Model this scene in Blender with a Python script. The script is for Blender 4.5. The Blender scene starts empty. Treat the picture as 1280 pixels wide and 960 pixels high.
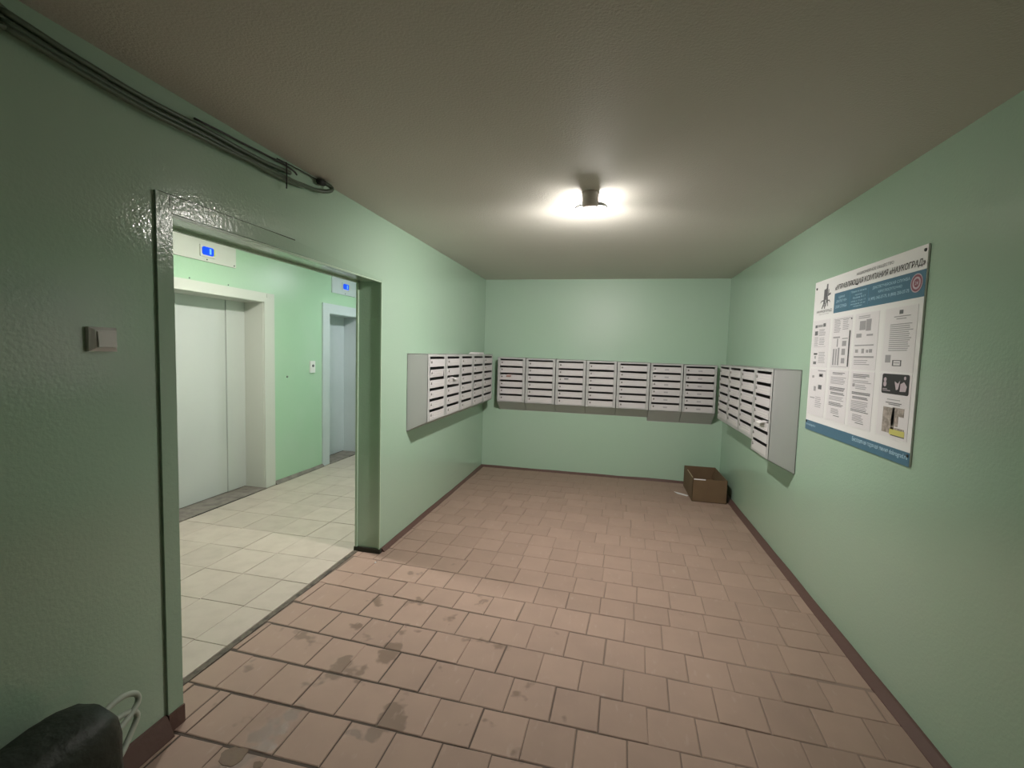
import bpy, bmesh, math, random
from mathutils import Vector, Matrix, noise
random.seed(11)
C = bpy.context.scene.collection
S = bpy.context.scene
# ------------------------------------------------------------------ camera, world, exposure
f, yaw, pitch, roll = 570.23, 0.21429, 0.0697, 0.02906
cam = bpy.data.cameras.new('camera'); cam.sensor_fit = 'HORIZONTAL'; cam.sensor_width = 36
cam.lens = f/1280*36; cam.clip_start = .02
co = bpy.data.objects.new('camera', cam); C.objects.link(co); S.camera = co
fw = Vector((-math.sin(yaw)*math.cos(pitch), math.cos(yaw)*math.cos(pitch), -math.sin(pitch)))
rt = Vector((math.cos(yaw), math.sin(yaw), 0)); up = rt.cross(fw)
r2 = math.cos(roll)*rt + math.sin(roll)*up; u2 = -math.sin(roll)*rt + math.cos(roll)*up
m = Matrix((r2, u2, -fw)).transposed().to_4x4(); m.translation = (0, 0, 1.5)
co.matrix_world = m
w = bpy.data.worlds.new('world'); S.world = w; w.use_nodes = True
w.node_tree.nodes['Background'].inputs[0].default_value = (.004, .004, .004, 1)
vs = S.view_settings
vs.view_transform = 'Standard'; vs.look = 'None'; vs.gamma = 1; vs.use_curve_mapping = False
vs.exposure = 0.0
ROOM_LAMP = 2120.0      # emission strength of the bulb in the room
HALL_LAMP = 1400.0      # emission strength of the lobby lamp
# ------------------------------------------------------------------ helpers
ORG = {}
class MB:
    def __init__(s): s.v = []; s.f = []; s.mi = []; s.smooth = False
    def add(s, vs, fs, mi=0):
        n = len(s.v); s.v += [tuple(v) for v in vs]; s.f += [tuple(i+n for i in q) for q in fs]; s.mi += [mi]*len(fs); return s
    def box(s, x0, y0, z0, x1, y1, z1, mi=0):
        x0, x1 = sorted((x0, x1)); y0, y1 = sorted((y0, y1)); z0, z1 = sorted((z0, z1))
        V = [(x, y, z) for z in (z0, z1) for y in (y0, y1) for x in (x0, x1)]
        return s.add(V, [(0,2,3,1),(4,5,7,6),(0,1,5,4),(2,6,7,3),(0,4,6,2),(1,3,7,5)], mi)
    def prism(s, poly, axis, a, b, mi=0):
        # poly of 2D points in the plane normal to axis; axis 0: (y,z), 1: (x,z), 2: (x,y)
        def P(p, t): return (t, p[0], p[1]) if axis == 0 else (p[0], t, p[1]) if axis == 1 else (p[0], p[1], t)
        n = len(poly); V = [P(p, a) for p in poly]+[P(p, b) for p in poly]
        F = [tuple(range(n))[::-1], tuple(range(n, 2*n))]+[(i, (i+1) % n, n+(i+1) % n, n+i) for i in range(n)]
        return s.add(V, F, mi)
    def tube(s, pts, r, n=8, mi=0, caps=True):
        pts = [Vector(p) for p in pts]; V = []; F = []
        rr = r if isinstance(r, (list, tuple)) else [r]*len(pts); ref = None
        for i, p in enumerate(pts):
            t = (pts[min(i+1, len(pts)-1)]-pts[max(i-1, 0)]).normalized()
            if ref is None: ref = Vector((0, 0, 1)) if abs(t.z) < .9 else Vector((1, 0, 0))
            a = (ref - t*ref.dot(t)).normalized(); b = t.cross(a); ref = a
            for k in range(n):
                w = 2*math.pi*k/n; V.append(p+(a*math.cos(w)+b*math.sin(w))*rr[i])
        for i in range(len(pts)-1):
            for k in range(n): F.append((i*n+k, i*n+(k+1) % n, (i+1)*n+(k+1) % n, (i+1)*n+k))
        if caps: F += [tuple(range(n))[::-1], tuple(range((len(pts)-1)*n, len(pts)*n))]
        return s.add(V, F, mi)
    def lathe(s, prof, c, n=24, axis=2, mi=0, sy=1.0):
        V = []; F = []
        for (r, h) in prof:
            for k in range(n):
                a = 2*math.pi*k/n; x, y = r*math.cos(a), r*math.sin(a)*sy
                q = (x, y, h) if axis == 2 else (h, x, y) if axis == 0 else (x, h, y)
                V.append((c[0]+q[0], c[1]+q[1], c[2]+q[2]))
        for i in range(len(prof)-1):
            for k in range(n): F.append((i*n+k, i*n+(k+1) % n, (i+1)*n+(k+1) % n, (i+1)*n+k))
        F += [tuple(range(n))[::-1], tuple(range((len(prof)-1)*n, len(prof)*n))]
        return s.add(V, F, mi)
    def mesh(s, name, org=(0, 0, 0), mats=(), fix=True, smooth=None):
        me = bpy.data.meshes.new(name); o = Vector(org)
        me.from_pydata([tuple(Vector(v)-o) for v in s.v], [], s.f)
        for M in mats: me.materials.append(M)
        if len(mats) > 1: me.polygons.foreach_set('material_index', s.mi)
        if fix:
            bm = bmesh.new(); bm.from_mesh(me); bmesh.ops.recalc_face_normals(bm, faces=bm.faces); bm.to_mesh(me); bm.free()
        if smooth if smooth is not None else s.smooth: me.polygons.foreach_set('use_smooth', [True]*len(me.polygons))
        me.update(); return me
def link(o, parent=None):
    C.objects.link(o)
    if parent is not None: o.parent = parent
    return o
def tag(o, label=None, cat=None, group=None, kind=None):
    if label: o['label'] = label
    if cat: o['category'] = cat
    if group: o['group'] = group
    if kind: o['kind'] = kind
    return o
def thing(name, label, cat, loc=(0, 0, 0), rz=0, group=None):
    o = bpy.data.objects.new(name, None); o.empty_display_size = .05
    o.location = loc; o.rotation_euler = (0, 0, rz); C.objects.link(o); ORG[o] = Vector(loc)
    return tag(o, label, cat, group)
def put(name, mb, mat, parent=None, org=None, smooth=None, fix=True):
    """mesh given in world coordinates (or in the parent's frame when org is given)"""
    base = Vector(org) if org is not None else (ORG[parent] if parent is not None else Vector((0, 0, 0)))
    mats = mat if isinstance(mat, (list, tuple)) else [mat]
    me = mb.mesh(name, base, mats, fix, smooth)
    o = bpy.data.objects.new(name, me); link(o, parent)
    if parent is None: o.location = base
    ORG[o] = base
    return o
def struct(name, mb, mat, **k): return tag(put(name, mb, mat, **k), kind='structure')
def text(name, body, X, y0, z0, width, height, mat, parent, facing=-1, align='L', shear=0, eps=0.0):
    """flat printed lettering on a plane X=const; width/height in metres (either may be None)"""
    cu = bpy.data.curves.new(name, 'FONT'); cu.body = body; cu.size = 1; cu.shear = shear
    cu.resolution_u = 2; cu.offset = eps
    to = bpy.data.objects.new(name, cu); C.objects.link(to)
    dg = bpy.context.evaluated_depsgraph_get(); dg.update()
    me = bpy.data.meshes.new_from_object(to.evaluated_get(dg))
    bpy.data.objects.remove(to); bpy.data.curves.remove(cu)
    xs = [v.co.x for v in me.vertices]; ys = [v.co.y for v in me.vertices]
    if not xs: return None
    x0, x1, q0, q1 = min(xs), max(xs), min(ys), max(ys)
    sy = height/(q1-q0) if height else width/(x1-x0)
    sx = width/(x1-x0) if width else sy
    base = ORG[parent]
    for v in me.vertices:
        a = (v.co.x-x0)*sx; b = (v.co.y-q0)*sy
        if align == 'C': a -= (x1-x0)*sx/2
        v.co = Vector((X, y0+facing*a, z0+b))-base
    me.materials.clear(); me.materials.append(mat)
    o = bpy.data.objects.new(name, me); link(o, parent); ORG[o] = base
    return o
# ------------------------------------------------------------------ materials
def nd(nt, t, **k):
    n = nt.nodes.new(t)
    for a, v in k.items(): setattr(n, a, v)
    return n
def mat(name, col, rough=.5, metal=0, emit=None, spec=.5, bump=None, vary=None, rand=0.0, coat=0):
    """bump=(scale, distance[, detail]); vary=(scale, col2, amount): blotches in object space; rand: tint per object"""
    M = bpy.data.materials.new(name); M.use_nodes = True; nt = M.node_tree; b = nt.nodes['Principled BSDF']
    b.inputs['Base Color'].default_value = (*col, 1); b.inputs['Roughness'].default_value = rough
    b.inputs['Metallic'].default_value = metal; b.inputs['Specular IOR Level'].default_value = spec
    b.inputs['Coat Weight'].default_value = coat; b.inputs['Coat Roughness'].default_value = .12
    geo = nd(nt, 'ShaderNodeNewGeometry')
    out = None
    if vary:
        n = nd(nt, 'ShaderNodeTexNoise'); n.inputs['Scale'].default_value = vary[0]; n.inputs['Detail'].default_value = 6
        nt.links.new(geo.outputs['Position'], n.inputs['Vector'])
        r = nd(nt, 'ShaderNodeMapRange'); r.inputs[1].default_value = .42; r.inputs[2].default_value = .68
        r.inputs[4].default_value = vary[2]; nt.links.new(n.outputs[0], r.inputs[0])
        x = nd(nt, 'ShaderNodeMix', data_type='RGBA'); x.inputs[6].default_value = (*col, 1); x.inputs[7].default_value = (*vary[1], 1)
        nt.links.new(r.outputs[0], x.inputs[0]); out = x.outputs[2]
    if rand:
        oi = nd(nt, 'ShaderNodeObjectInfo'); r = nd(nt, 'ShaderNodeMapRange')
        r.inputs[3].default_value = 1-rand; r.inputs[4].default_value = 1+rand; nt.links.new(oi.outputs['Random'], r.inputs[0])
        h = nd(nt, 'ShaderNodeHueSaturation'); nt.links.new(r.outputs[0], h.inputs['Value'])
        if out: nt.links.new(out, h.inputs['Color'])
        else: h.inputs['Color'].default_value = (*col, 1)
        out = h.outputs[0]
    if out: nt.links.new(out, b.inputs['Base Color'])
    if bump:
        n = nd(nt, 'ShaderNodeTexNoise'); n.inputs['Scale'].default_value = bump[0]; n.inputs['Detail'].default_value = bump[2] if len(bump) > 2 else 3
        nt.links.new(geo.outputs['Position'], n.inputs['Vector'])
        u = nd(nt, 'ShaderNodeBump'); u.inputs['Strength'].default_value = 1; u.inputs['Distance'].default_value = bump[1]
        nt.links.new(n.outputs[0], u.inputs['Height']); nt.links.new(u.outputs[0], b.inputs['Normal'])
    if emit:
        b.inputs['Emission Color'].default_value = (*emit[0], 1); b.inputs['Emission Strength'].default_value = emit[1]
    M['p'] = 1
    return M
def film(name):
    M = bpy.data.materials.new(name); M.use_nodes = True; nt = M.node_tree; nt.nodes.clear()
    o = nd(nt, 'ShaderNodeOutputMaterial'); t = nd(nt, 'ShaderNodeBsdfTransparent'); g = nd(nt, 'ShaderNodeBsdfGlossy'); g.inputs['Roughness'].default_value = .15
    mx = nd(nt, 'ShaderNodeMixShader'); mx.inputs[0].default_value = .02; t.inputs[0].default_value = (1, 1, 1, 1)
    nt.links.new(t.outputs[0], mx.inputs[1]); nt.links.new(g.outputs[0], mx.inputs[2]); nt.links.new(mx.outputs[0], o.inputs[0]); return M
GREEN = (.39, .55, .42)
m_wall = mat('green_gloss_paint', GREEN, .09, bump=(80, .0008, 2), vary=(1.3, (.41, .54, .44), .5), spec=1.0)
m_wall_back = mat('green_satin_paint', GREEN, .42, bump=(85, .0005, 2), vary=(1.3, (.41, .54, .44), .5), spec=.5)
m_wall_lobby = mat('green_lobby_paint', (.40, .60, .42), .35, bump=(60, .0004, 2), vary=(1.7, (.44, .60, .46), .6))
m_ceil = mat('whitewash', (.62, .60, .545), .6, bump=(110, .002, 3), vary=(.8, (.58, .56, .51), .5), spec=.3)
m_trimgreen = mat('green_wood_paint', (.36, .5, .38), .16, bump=(60, .0013, 4))
m_brown = mat('brown_skirting_paint', (.115, .062, .052), .55, bump=(30, .002))
m_cream = mat('cream_lift_paint', (.60, .61, .56), .38, vary=(2, (.6, .61, .56), .5))
m_liftdoor = mat('lift_door_paint', (.60, .62, .60), .32, vary=(1.1, (.56, .58, .57), .7))
m_blue_white = mat('pale_blue_lift_paint', (.55, .60, .62), .38, vary=(3, (.50, .56, .57), .6))
m_sill = mat('worn_sill_concrete', (.22, .195, .17), .7, vary=(12, (.12, .10, .09), .8), bump=(40, .003))
m_dark = mat('dark_gap', (.01, .01, .01), .9)
m_box = mat('mailbox_grey_paint', (.49, .495, .49), .42)
m_boxin = mat('mailbox_inside_painted_shade', (.16, .155, .15), .6)  # darker than the outer paint; slot shade is put into this colour
m_box2 = mat('mailbox_door_paint', (.62, .595, .605), .4)
m_lock = mat('lock_metal', (.18, .17, .16), .35, metal=.7)
m_lockg = mat('lock_grey', (.30, .29, .28), .4, metal=.3)
m_lockc = mat('lock_chrome', (.7, .7, .68), .2, metal=1)
m_strip = mat('name_strip_paint', (.68, .655, .64), .35)
m_white = mat('white_plastic', (.78, .77, .76), .35)
m_paper = mat('paper', (.80, .77, .78), .6)
m_paper2 = mat('notice_paper', (.86, .83, .86), .6)
m_board = mat('board_white_print', (.90, .89, .90), .35)
m_blue = mat('board_blue_print', (.075, .18, .275), .35)
m_lblue = mat('board_pale_blue_print', (.50, .72, .88), .4)
m_lineb = mat('board_line_blue_print', (.12, .30, .46), .4)
m_black = mat('black_print', (.03, .03, .035), .5)
m_greyp = mat('grey_print', (.40, .385, .41), .6)
m_greyd = mat('dark_grey_print', (.16, .16, .175), .6)
m_red = mat('seal_print', (.30, .10, .14), .5)
m_pink = mat('seal_pale_print', (.62, .52, .58), .5)
m_photo = mat('photo_print', (.30, .26, .23), .5, vary=(60, (.60, .52, .48), 1))
m_yellow = mat('yellow_print', (.72, .68, .20), .5)
m_film = film('clear_pocket_film')
m_card = mat('brown_cardboard', (.155, .098, .052), .75, vary=(9, (.13, .08, .043), .6))
m_bag = mat('dark_bag_plastic', (.016, .022, .015), .55, bump=(26, .005, 3))
m_wet = mat('shallow_water_on_tile', (.20, .14, .108), .06, bump=(45, .0012, 2))
m_cord = mat('pale_cord', (.45, .50, .43), .5)
m_cable = mat('painted_cable', (.085, .12, .08), .4, bump=(30, .002))
m_cableb = mat('black_cable', (.02, .022, .018), .5)
m_lampbase = mat('lamp_holder_ceramic', (.74, .66, .63), .4)
m_lampmetal = mat('lamp_ring_metal', (.22, .22, .21), .4)
m_bulb = [mat('lit_bulb', (1, 1, 1), .4, emit=((1.0, .95, .90), ROOM_LAMP)), mat('lit_bulb_milky_back', (.8, .8, .8), .4, emit=((1.0, .95, .90), ROOM_LAMP*.10))]
m_bulb2 = [mat('lit_lobby_bulb', (1, 1, 1), .4, emit=((1.0, .98, .90), HALL_LAMP)), mat('lit_lobby_bulb_milky_back', (.8, .8, .8), .4, emit=((1.0, .98, .90), HALL_LAMP*.32))]
m_bulb3 = [mat('lit_far_lobby_bulb', (1, 1, 1), .4, emit=((.92, .97, 1.0), HALL_LAMP*.55)), mat('lit_far_lobby_bulb_milky_back', (.8, .8, .8), .4, emit=((.92, .97, 1.0), HALL_LAMP*.17))]
m_disp = mat('blue_display', (.0, .02, .2), .3, emit=((.0, .07, .85), 1.0))
m_digit = mat('display_digit', (.1, .3, .9), .3, emit=((.10, .30, 1.0), 1.2))
m_lime_reflection = mat('display_painted_reflection', (.55, .68, .12), .4)  # yellow-green reflection beside the screen, painted as a coloured strip

def tile_mat():
    M = mat('worn_clay_tile', (.355, .25, .20), .72, vary=(7, (.325, .23, .187), .7), rand=.055, spec=.3)
    nt = M.node_tree; b = nt.nodes['Principled BSDF']; src = b.inputs['Base Color'].links[0].from_socket
    geo = [n for n in nt.nodes if n.type == 'NEW_GEOMETRY'][0]
    def math_(op, a, bb, c=None):
        n = nd(nt, 'ShaderNodeMath', operation=op)
        for i, v in enumerate((a, bb, c)):
            if v is None: continue
            if isinstance(v, (int, float)): n.inputs[i].default_value = v
            else: nt.links.new(v, n.inputs[i])
        return n.outputs[0]
    # footprints and damp spots with shapes of their own, mostly by the doorway
    nz = nd(nt, 'ShaderNodeTexNoise'); nz.inputs['Scale'].default_value = 5.2; nz.inputs['Detail'].default_value = 3; nz.inputs['Roughness'].default_value = .55
    nt.links.new(geo.outputs['Position'], nz.inputs['Vector'])
    dv = nd(nt, 'ShaderNodeVectorMath', operation='DISTANCE'); dv.inputs[1].default_value = (-1.1, 1.75, 0)
    nt.links.new(geo.outputs['Position'], dv.inputs[0])
    near = nd(nt, 'ShaderNodeMapRange'); near.inputs[1].default_value = .3; near.inputs[2].default_value = 1.3; near.inputs[3].default_value = .085; near.inputs[4].default_value = -.06
    nt.links.new(dv.outputs['Value'], near.inputs[0])
    s = math_('ADD', nz.outputs[0], near.outputs[0])
    st = nd(nt, 'ShaderNodeMapRange'); st.inputs[1].default_value = .645; st.inputs[2].default_value = .69; st.inputs[4].default_value = .62
    nt.links.new(s, st.inputs[0])
    x = nd(nt, 'ShaderNodeMix', data_type='RGBA'); x.inputs[7].default_value = (.13, .085, .062, 1)
    nt.links.new(st.outputs[0], x.inputs[0]); nt.links.new(src, x.inputs[6])
    # pale scuffs
    n2 = nd(nt, 'ShaderNodeTexNoise'); n2.inputs['Scale'].default_value = 34; n2.inputs['Detail'].default_value = 4
    mp = nd(nt, 'ShaderNodeMapping'); mp.inputs['Scale'].default_value = (1, .35, 1); mp.inputs['Rotation'].default_value = (0, 0, .6)
    nt.links.new(geo.outputs['Position'], mp.inputs[0]); nt.links.new(mp.outputs[0], n2.inputs['Vector'])
    s2 = nd(nt, 'ShaderNodeMapRange'); s2.inputs[1].default_value = .62; s2.inputs[2].default_value = .75; s2.inputs[4].default_value = .35
    nt.links.new(n2.outputs[0], s2.inputs[0])
    y = nd(nt, 'ShaderNodeMix', data_type='RGBA'); y.inputs[7].default_value = (.46, .36, .30, 1)
    nt.links.new(s2.outputs[0], y.inputs[0]); nt.links.new(x.outputs[2], y.inputs[6]); nt.links.new(y.outputs[2], b.inputs['Base Color'])
    rr = nd(nt, 'ShaderNodeMapRange'); rr.inputs[2].default_value = .62; rr.inputs[3].default_value = .72; rr.inputs[4].default_value = .3
    nt.links.new(st.outputs[0], rr.inputs[0]); nt.links.new(rr.outputs[0], b.inputs['Roughness'])
    bn = nd(nt, 'ShaderNodeBump'); bn.inputs['Distance'].default_value = .0008; nt.links.new(n2.outputs[0], bn.inputs['Height']); nt.links.new(bn.outputs[0], b.inputs['Normal'])
    return M
m_tile = tile_mat()
m_htile = mat('cream_lobby_tile', (.465, .405, .345), .5, vary=(8, (.395, .34, .285), .7), rand=.05)
def grout_mat():
    M = mat('dirty_grout', (.25, .18, .145), .8)
    nt = M.node_tree; b = nt.nodes['Principled BSDF']; geo = [n for n in nt.nodes if n.type == 'NEW_GEOMETRY'][0]
    dv = nd(nt, 'ShaderNodeVectorMath', operation='DISTANCE'); dv.inputs[1].default_value = (-1.3, 1.5, 0); nt.links.new(geo.outputs['Position'], dv.inputs[0])
    nz = nd(nt, 'ShaderNodeTexNoise'); nz.inputs['Scale'].default_value = 3; nt.links.new(geo.outputs['Position'], nz.inputs['Vector'])
    a = nd(nt, 'ShaderNodeMath', operation='ADD'); nt.links.new(dv.outputs['Value'], a.inputs[0]); nt.links.new(nz.outputs[0], a.inputs[1])
    r = nd(nt, 'ShaderNodeMapRange'); r.inputs[1].default_value = 1.2; r.inputs[2].default_value = 2.6; nt.links.new(a.outputs[0], r.inputs[0])
    x = nd(nt, 'ShaderNodeMix', data_type='RGBA'); x.inputs[6].default_value = (.07, .05, .038, 1); x.inputs[7].default_value = (.25, .18, .145, 1)
    nt.links.new(r.outputs[0], x.inputs[0]); nt.links.new(x.outputs[2], b.inputs['Base Color']); return M
m_grout = grout_mat()
# ------------------------------------------------------------------ the setting
XL, XR, YB, YF, H = -1.611, 1.285, 5.675, -3.2, 2.41      # room
XI, XE, XD, HH = -1.80, -3.51, -3.73, 2.5                  # lobby: inner face, lift wall, lift doors, ceiling
Y0, Y1, ZL = 1.405, 2.985, 1.972                           # doorway
HY0, HY1 = .2, 6.6
fl = struct('floor', MB().box(XI, YF, -.15, XR, YB, -.002), m_grout)
fl2 = struct('floor', MB().box(XE-.35, HY0, -.15, XI, HY1, -.004), mat('lobby_grout', (.27, .24, .19), .8))
struct('ceiling', MB().box(XL-.19, YF, H, XR, YB, H+.2), m_ceil)
struct('ceiling', MB().box(XE-.3, HY0, HH, XL-.19, HY1, HH+.12), m_ceil)
wl = MB(); 
wl.box(XI, YF, 0, XL, Y0, H).box(XI, Y1, 0, XL, YB, H).box(XI, Y0, ZL, XL, Y1, H)
wl.box(XI, HY0, H, XI+.06, HY1, HH)
struct('wall_left', wl, m_wall)
struct('wall_right', MB().box(XR, YF, -.15, XR+.2, YB, H+.2), m_wall)
struct('wall_back', MB().box(XI, YB, -.15, XR+.2, YB+.2, H+.2), m_wall_back)
struct('wall_front', MB().box(XI, YF-.2, -.15, XR+.2, YF, H+.2), m_wall)
struct('wall_lobby_near', MB().box(XE-.3, HY0-.15, -.15, XI, HY0, HH+.12), m_wall_lobby)
struct('wall_lobby_far', MB().box(XE-.3, HY1, -.15, XI, HY1+.15, HH+.12), m_wall_lobby)
# lift wall with its two openings
E1a, E1b, E1h = 2.75, 4.05, 1.937
E2a, E2b, E2h = 5.155, 5.87, 1.92
we = MB()
we.box(XE-.3, HY0, 0, XE, E1a, HH).box(XE-.3, E1b, 0, XE, E2a, HH).box(XE-.3, E2b, 0, XE, HY1, HH)
we.box(XE-.3, E1a, E1h, XE, E1b, HH).box(XE-.3, E2a, E2h, XE, E2b, HH)
struct('wall_lobby', we, m_wall_lobby)
# skirtings: thin wedge-shaped painted strips with a slightly wavy edge
def skirt(name, axis, wall, sgn, a, b, h, d, mt=None):
    mb = MB(); n = int((b-a)/.06)+1; V = []; F = []
    for i in range(n+1):
        t = a+(b-a)*i/n; j1 = noise.noise((t*3.1, wall, 1))*.006; j2 = noise.noise((t*2.3, wall, 5))*.006
        prof = [(0, -.004), (0, h+j1), (.012, h*.95+j1), (d+j2, .0045), (d+j2, -.004)]
        for (o, z) in prof: V.append((wall+sgn*o, t, z) if axis == 'y' else (t, wall+sgn*o, z))
    for i in range(n):
        for k in range(4): F.append((i*5+k, i*5+k+1, (i+1)*5+k+1, (i+1)*5+k))
    F += [(0, 1, 2, 3, 4), tuple(n*5+k for k in range(5))]
    return struct(name, mb.add(V, F), mt or m_brown)
skirt('baseboard_left', 'y', XL, 1, Y1+.02, YB, .026, .03)
skirt('baseboard_left', 'y', XL, 1, YF, Y0-.068, .075, .045)
skirt('baseboard_right', 'y', XR, -1, YF, YB, .026, .05)
skirt('baseboard_back', 'x', YB, -1, XL, XR, .026, .03)
skirt('baseboard_lobby', 'y', XE, 1, E1b+.14, E2a-.13, .03, .035, m_sill)
# doorway trim: proud jamb board, head board that sinks into the plaster, thin edge bead, plinth, threshold
XT = XL+.010
struct('trim_1', MB().box(XL-.02, Y0-.062, .07, XT, Y0, 2.036).box(XL, Y0-.064, 0, XT+.006, Y0+.002, .074, 1), [m_trimgreen, m_brown])
V = []
for (yy, t, z1) in ((Y0-.002, .010, 2.036), (1.85, .010, 2.036), (2.10, .007, 2.034), (2.2, .003, 2.03), (Y1+.01, .002, 1.984)):
    V += [(XL-.02, yy, ZL), (XL+t, yy, ZL), (XL+t, yy, z1), (XL-.02, yy, z1)]
F = [(i*4+k, i*4+(k+1) % 4, (i+1)*4+(k+1) % 4, (i+1)*4+k) for i in range(4) for k in range(4)]+[(0, 1, 2, 3), (16, 17, 18, 19)]
tr = MB().add(V, F)
tr.box(XL-.002, Y0-.045, 2.0365, XL+.0035, 2.08, 2.0405, 1).box(XL-.002, Y0-.010, 1.99, XT+.0008, Y0-.0085, 2.034, 1)
struct('trim_2', tr, [m_trimgreen, mat('paint_crack_dirt', (.03, .035, .025), .7)])
mb = MB()
mb.box(XL-.004, Y0, ZL-.012, XL+.006, Y1, ZL-.002).box(XL-.004, Y1-.012, .03, XL+.006, Y1-.002, ZL-.004)
mb.box(XI-.004, Y0, ZL-.012, XI+.012, Y1, ZL+.006).box(XI-.004, Y1-.012, .03, XI+.012, Y1+.006, ZL)
struct('trim_3', mb, mat('pale_green_bead', (.46, .60, .46), .3))
struct('trim_4', MB().box(XI-.01, Y1-.016, -.004, XL+.012, Y1+.01, .03), mat('dirty_plinth', (.03, .028, .02), .7))
struct('trim_5', MB().box(XI-.006, Y0-.02, -.01, XI+.024, Y1, .0015), mat('threshold_dirt', (.12, .098, .075), .75, vary=(20, (.03, .025, .02), .9), bump=(60, .003)))
# lobby lift portals
def portal(n, a, b, h, fa, fb, fh, mf, leaves):
    d = tag(put('door_%d' % n, MB().box(XD-.04, a-.02, -.01, XD-.02, b+.02, h+.01), m_dark, org=(XD, (a+b)/2, 0)), kind='structure')
    fr = MB()
    fr.box(XE-.02, fa, 0, XE+.018, a, fh).box(XE-.02, b, 0, XE+.018, fb, fh).box(XE-.02, a, h, XE+.018, b, fh)
    fr.box(XD-.04, a-.004, 0, XE, a+.006, h-.006).box(XD-.04, b-.006, 0, XE, b+.004, h-.006).box(XD-.04, a-.004, h-.006, XE, b+.004, h+.004)
    put('frame', fr, mf, d)
    for (y0, y1, dx, mm) in leaves:
        lf = MB(); lf.box(XD-.02, y0, .012, XD+dx, y1, h-.002)
        put('door_leaf', lf, mm, d)
    put('sill', MB().box(XD-.02, a, -.004, XE+.03, b, .006), m_sill, d)
    put('sill_gap', MB().box(XE+.03, a+.42, -.004, XE+.045, b-.18, .003), m_dark, d)
    return d
d1 = portal(1, E1a, E1b, E1h, E1a-.14, E1b+.14, 2.03, m_cream, ((E1a, 3.28, -.016, m_liftdoor), (3.284, 3.81, -.008, m_liftdoor), (3.815, E1b, 0, m_liftdoor)))
d2 = portal(2, E2a, E2b, E2h, E2a-.135, E2b+.13, 2.04, m_blue_white, ((E2a, 5.50, 0, m_blue_white), (5.53, E2b, -.016, m_blue_white)))
# hinge plate and screws on the first portal's casing
mb = MB(); mb.box(XE+.018, E1b+.03, 1.985, XE+.021, E1b+.09, 2.02); put('corner_plate', mb, m_cream, d1)
for (yy, zz) in ((3.22, 2.075-.03), (3.62, 2.045)):
    put('screw', MB().lathe([(.006, 0), (.006, .004)], (XE+.018 if zz < 2.03 else XE, yy, zz), 8, axis=0), m_greyd, d1)
# ------------------------------------------------------------------ floor tiles
def tile_mesh(name, M, w=.19, d=.19, bev=.0035, hgt=.006):
    a, b = w/2, d/2
    mb = MB()
    lo = [(-a, -b, 0), (a, -b, 0), (a, b, 0), (-a, b, 0)]
    mi = [(x, y, hgt-bev*.55) for x, y, _ in lo]
    hi = [(x-math.copysign(bev, x), y-math.copysign(bev, y), hgt) for x, y, _ in lo]
    mb.add(lo+mi+hi, [(0, 1, 5, 4), (1, 2, 6, 5), (2, 3, 7, 6), (3, 0, 4, 7), (4, 5, 9, 8), (5, 6, 10, 9), (6, 7, 11, 10), (7, 4, 8, 11), (8, 9, 10, 11)])
    return mb.mesh(name, mats=[M])
L_left = [1.352, 1.575, 1.795, 2.025, 2.235, 2.467, 2.65, 2.86]
L_right = [1.345, 1.55, 1.747, 1.945, 2.157, 2.368, 2.59, 2.78]
phase = {0: -.57, 1: -.465, 2: -.379, 3: -.274, 4: -.361, 5: -.455, 6: -.396}
def lines(k):
    if k < 0: return L_left[0]+k*.215, L_right[0]+k*.205
    if k < 8: return L_left[k], L_right[k]
    j = k-7; y = 2.86+.2012*j
    return y, y-.08*max(0, 1-j/13)
def yline(k, x):
    a, b = lines(k); return a+(b-a)*(x+1.3)/1.5
tiles = []
for k in range(-4, 21):
    ph = phase.get(k, random.uniform(-.5, -.3))
    for j in range(-9, 11):
        x0 = ph+.1945*j; x1 = x0+.1945; xm = (x0+x1)/2
        ya, yb = yline(k, xm), yline(k+1, xm); ym = (ya+yb)/2
        x1 = min(x1, XR-.022); yb = min(yb, YB-.012)
        # the bay of the doorway reaches XI; beside it the floor starts at the wall
        for (u0, u1, va, vb) in ((max(x0, XL+.012), x1, ya, yb), (max(x0, XI+.028), min(x1, XL+.009), max(ya, Y0+.004), min(yb, Y1-.02))):
            if u1 < XL+.011 and x0 < XL+.012 <= x1 and va == ya and vb == yb: u1 = XL+.011
            if u1-u0 < .02 or vb-va < .02: continue
            if u0 == XL+.012 and x0 < XL and ya > Y0 and yb < Y1: u0 = max(x0, XI+.028)
            elif u1 <= XL+.011 and x1 > XL+.012 and ya > Y0 and yb < Y1: continue
            gap = .006 if xm > -.55 else .006+.006*min(1, (-.55-xm)/.5)*max(0, min(1, (2.7-ym)/.5))
            dep = min(.226, vb-va-gap)
            tiles.append(((u0+u1)/2+random.uniform(-.002, .002), vb-gap/2-dep/2+random.uniform(-.0015, .0015), u1-u0-.0045, dep,
                          math.atan((lines(k)[1]-lines(k)[0])/1.5)+random.uniform(-.008, .008)))
vis = sorted([t for t in tiles if t[1] > 1.0], key=lambda t: t[1])
rest = [t for t in tiles if t[1] <= 1.0]+vis[300:]
tm = tile_mesh('tile', m_tile)
for (x, y, ww, dd, rz) in vis[:300]:
    o = bpy.data.objects.new('tile', tm); link(o, fl)
    o.location = (x, y, -.005+random.uniform(-.001, .0012)); o.scale = (ww/.19, dd/.19, 1)
    o.rotation_euler = (random.uniform(-.006, .006), random.uniform(-.006, .006), rz)
mb = MB()
for (x, y, ww, dd, rz) in rest: mb.box(x-ww/2, y-dd/2, -.005, x+ww/2, y+dd/2, .001)
tag(put('tile_field', mb, m_tile, fl), kind='stuff')
hx = [-1.812, -2.008, -2.305, -2.60, -2.895, -3.19, -3.468]
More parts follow.
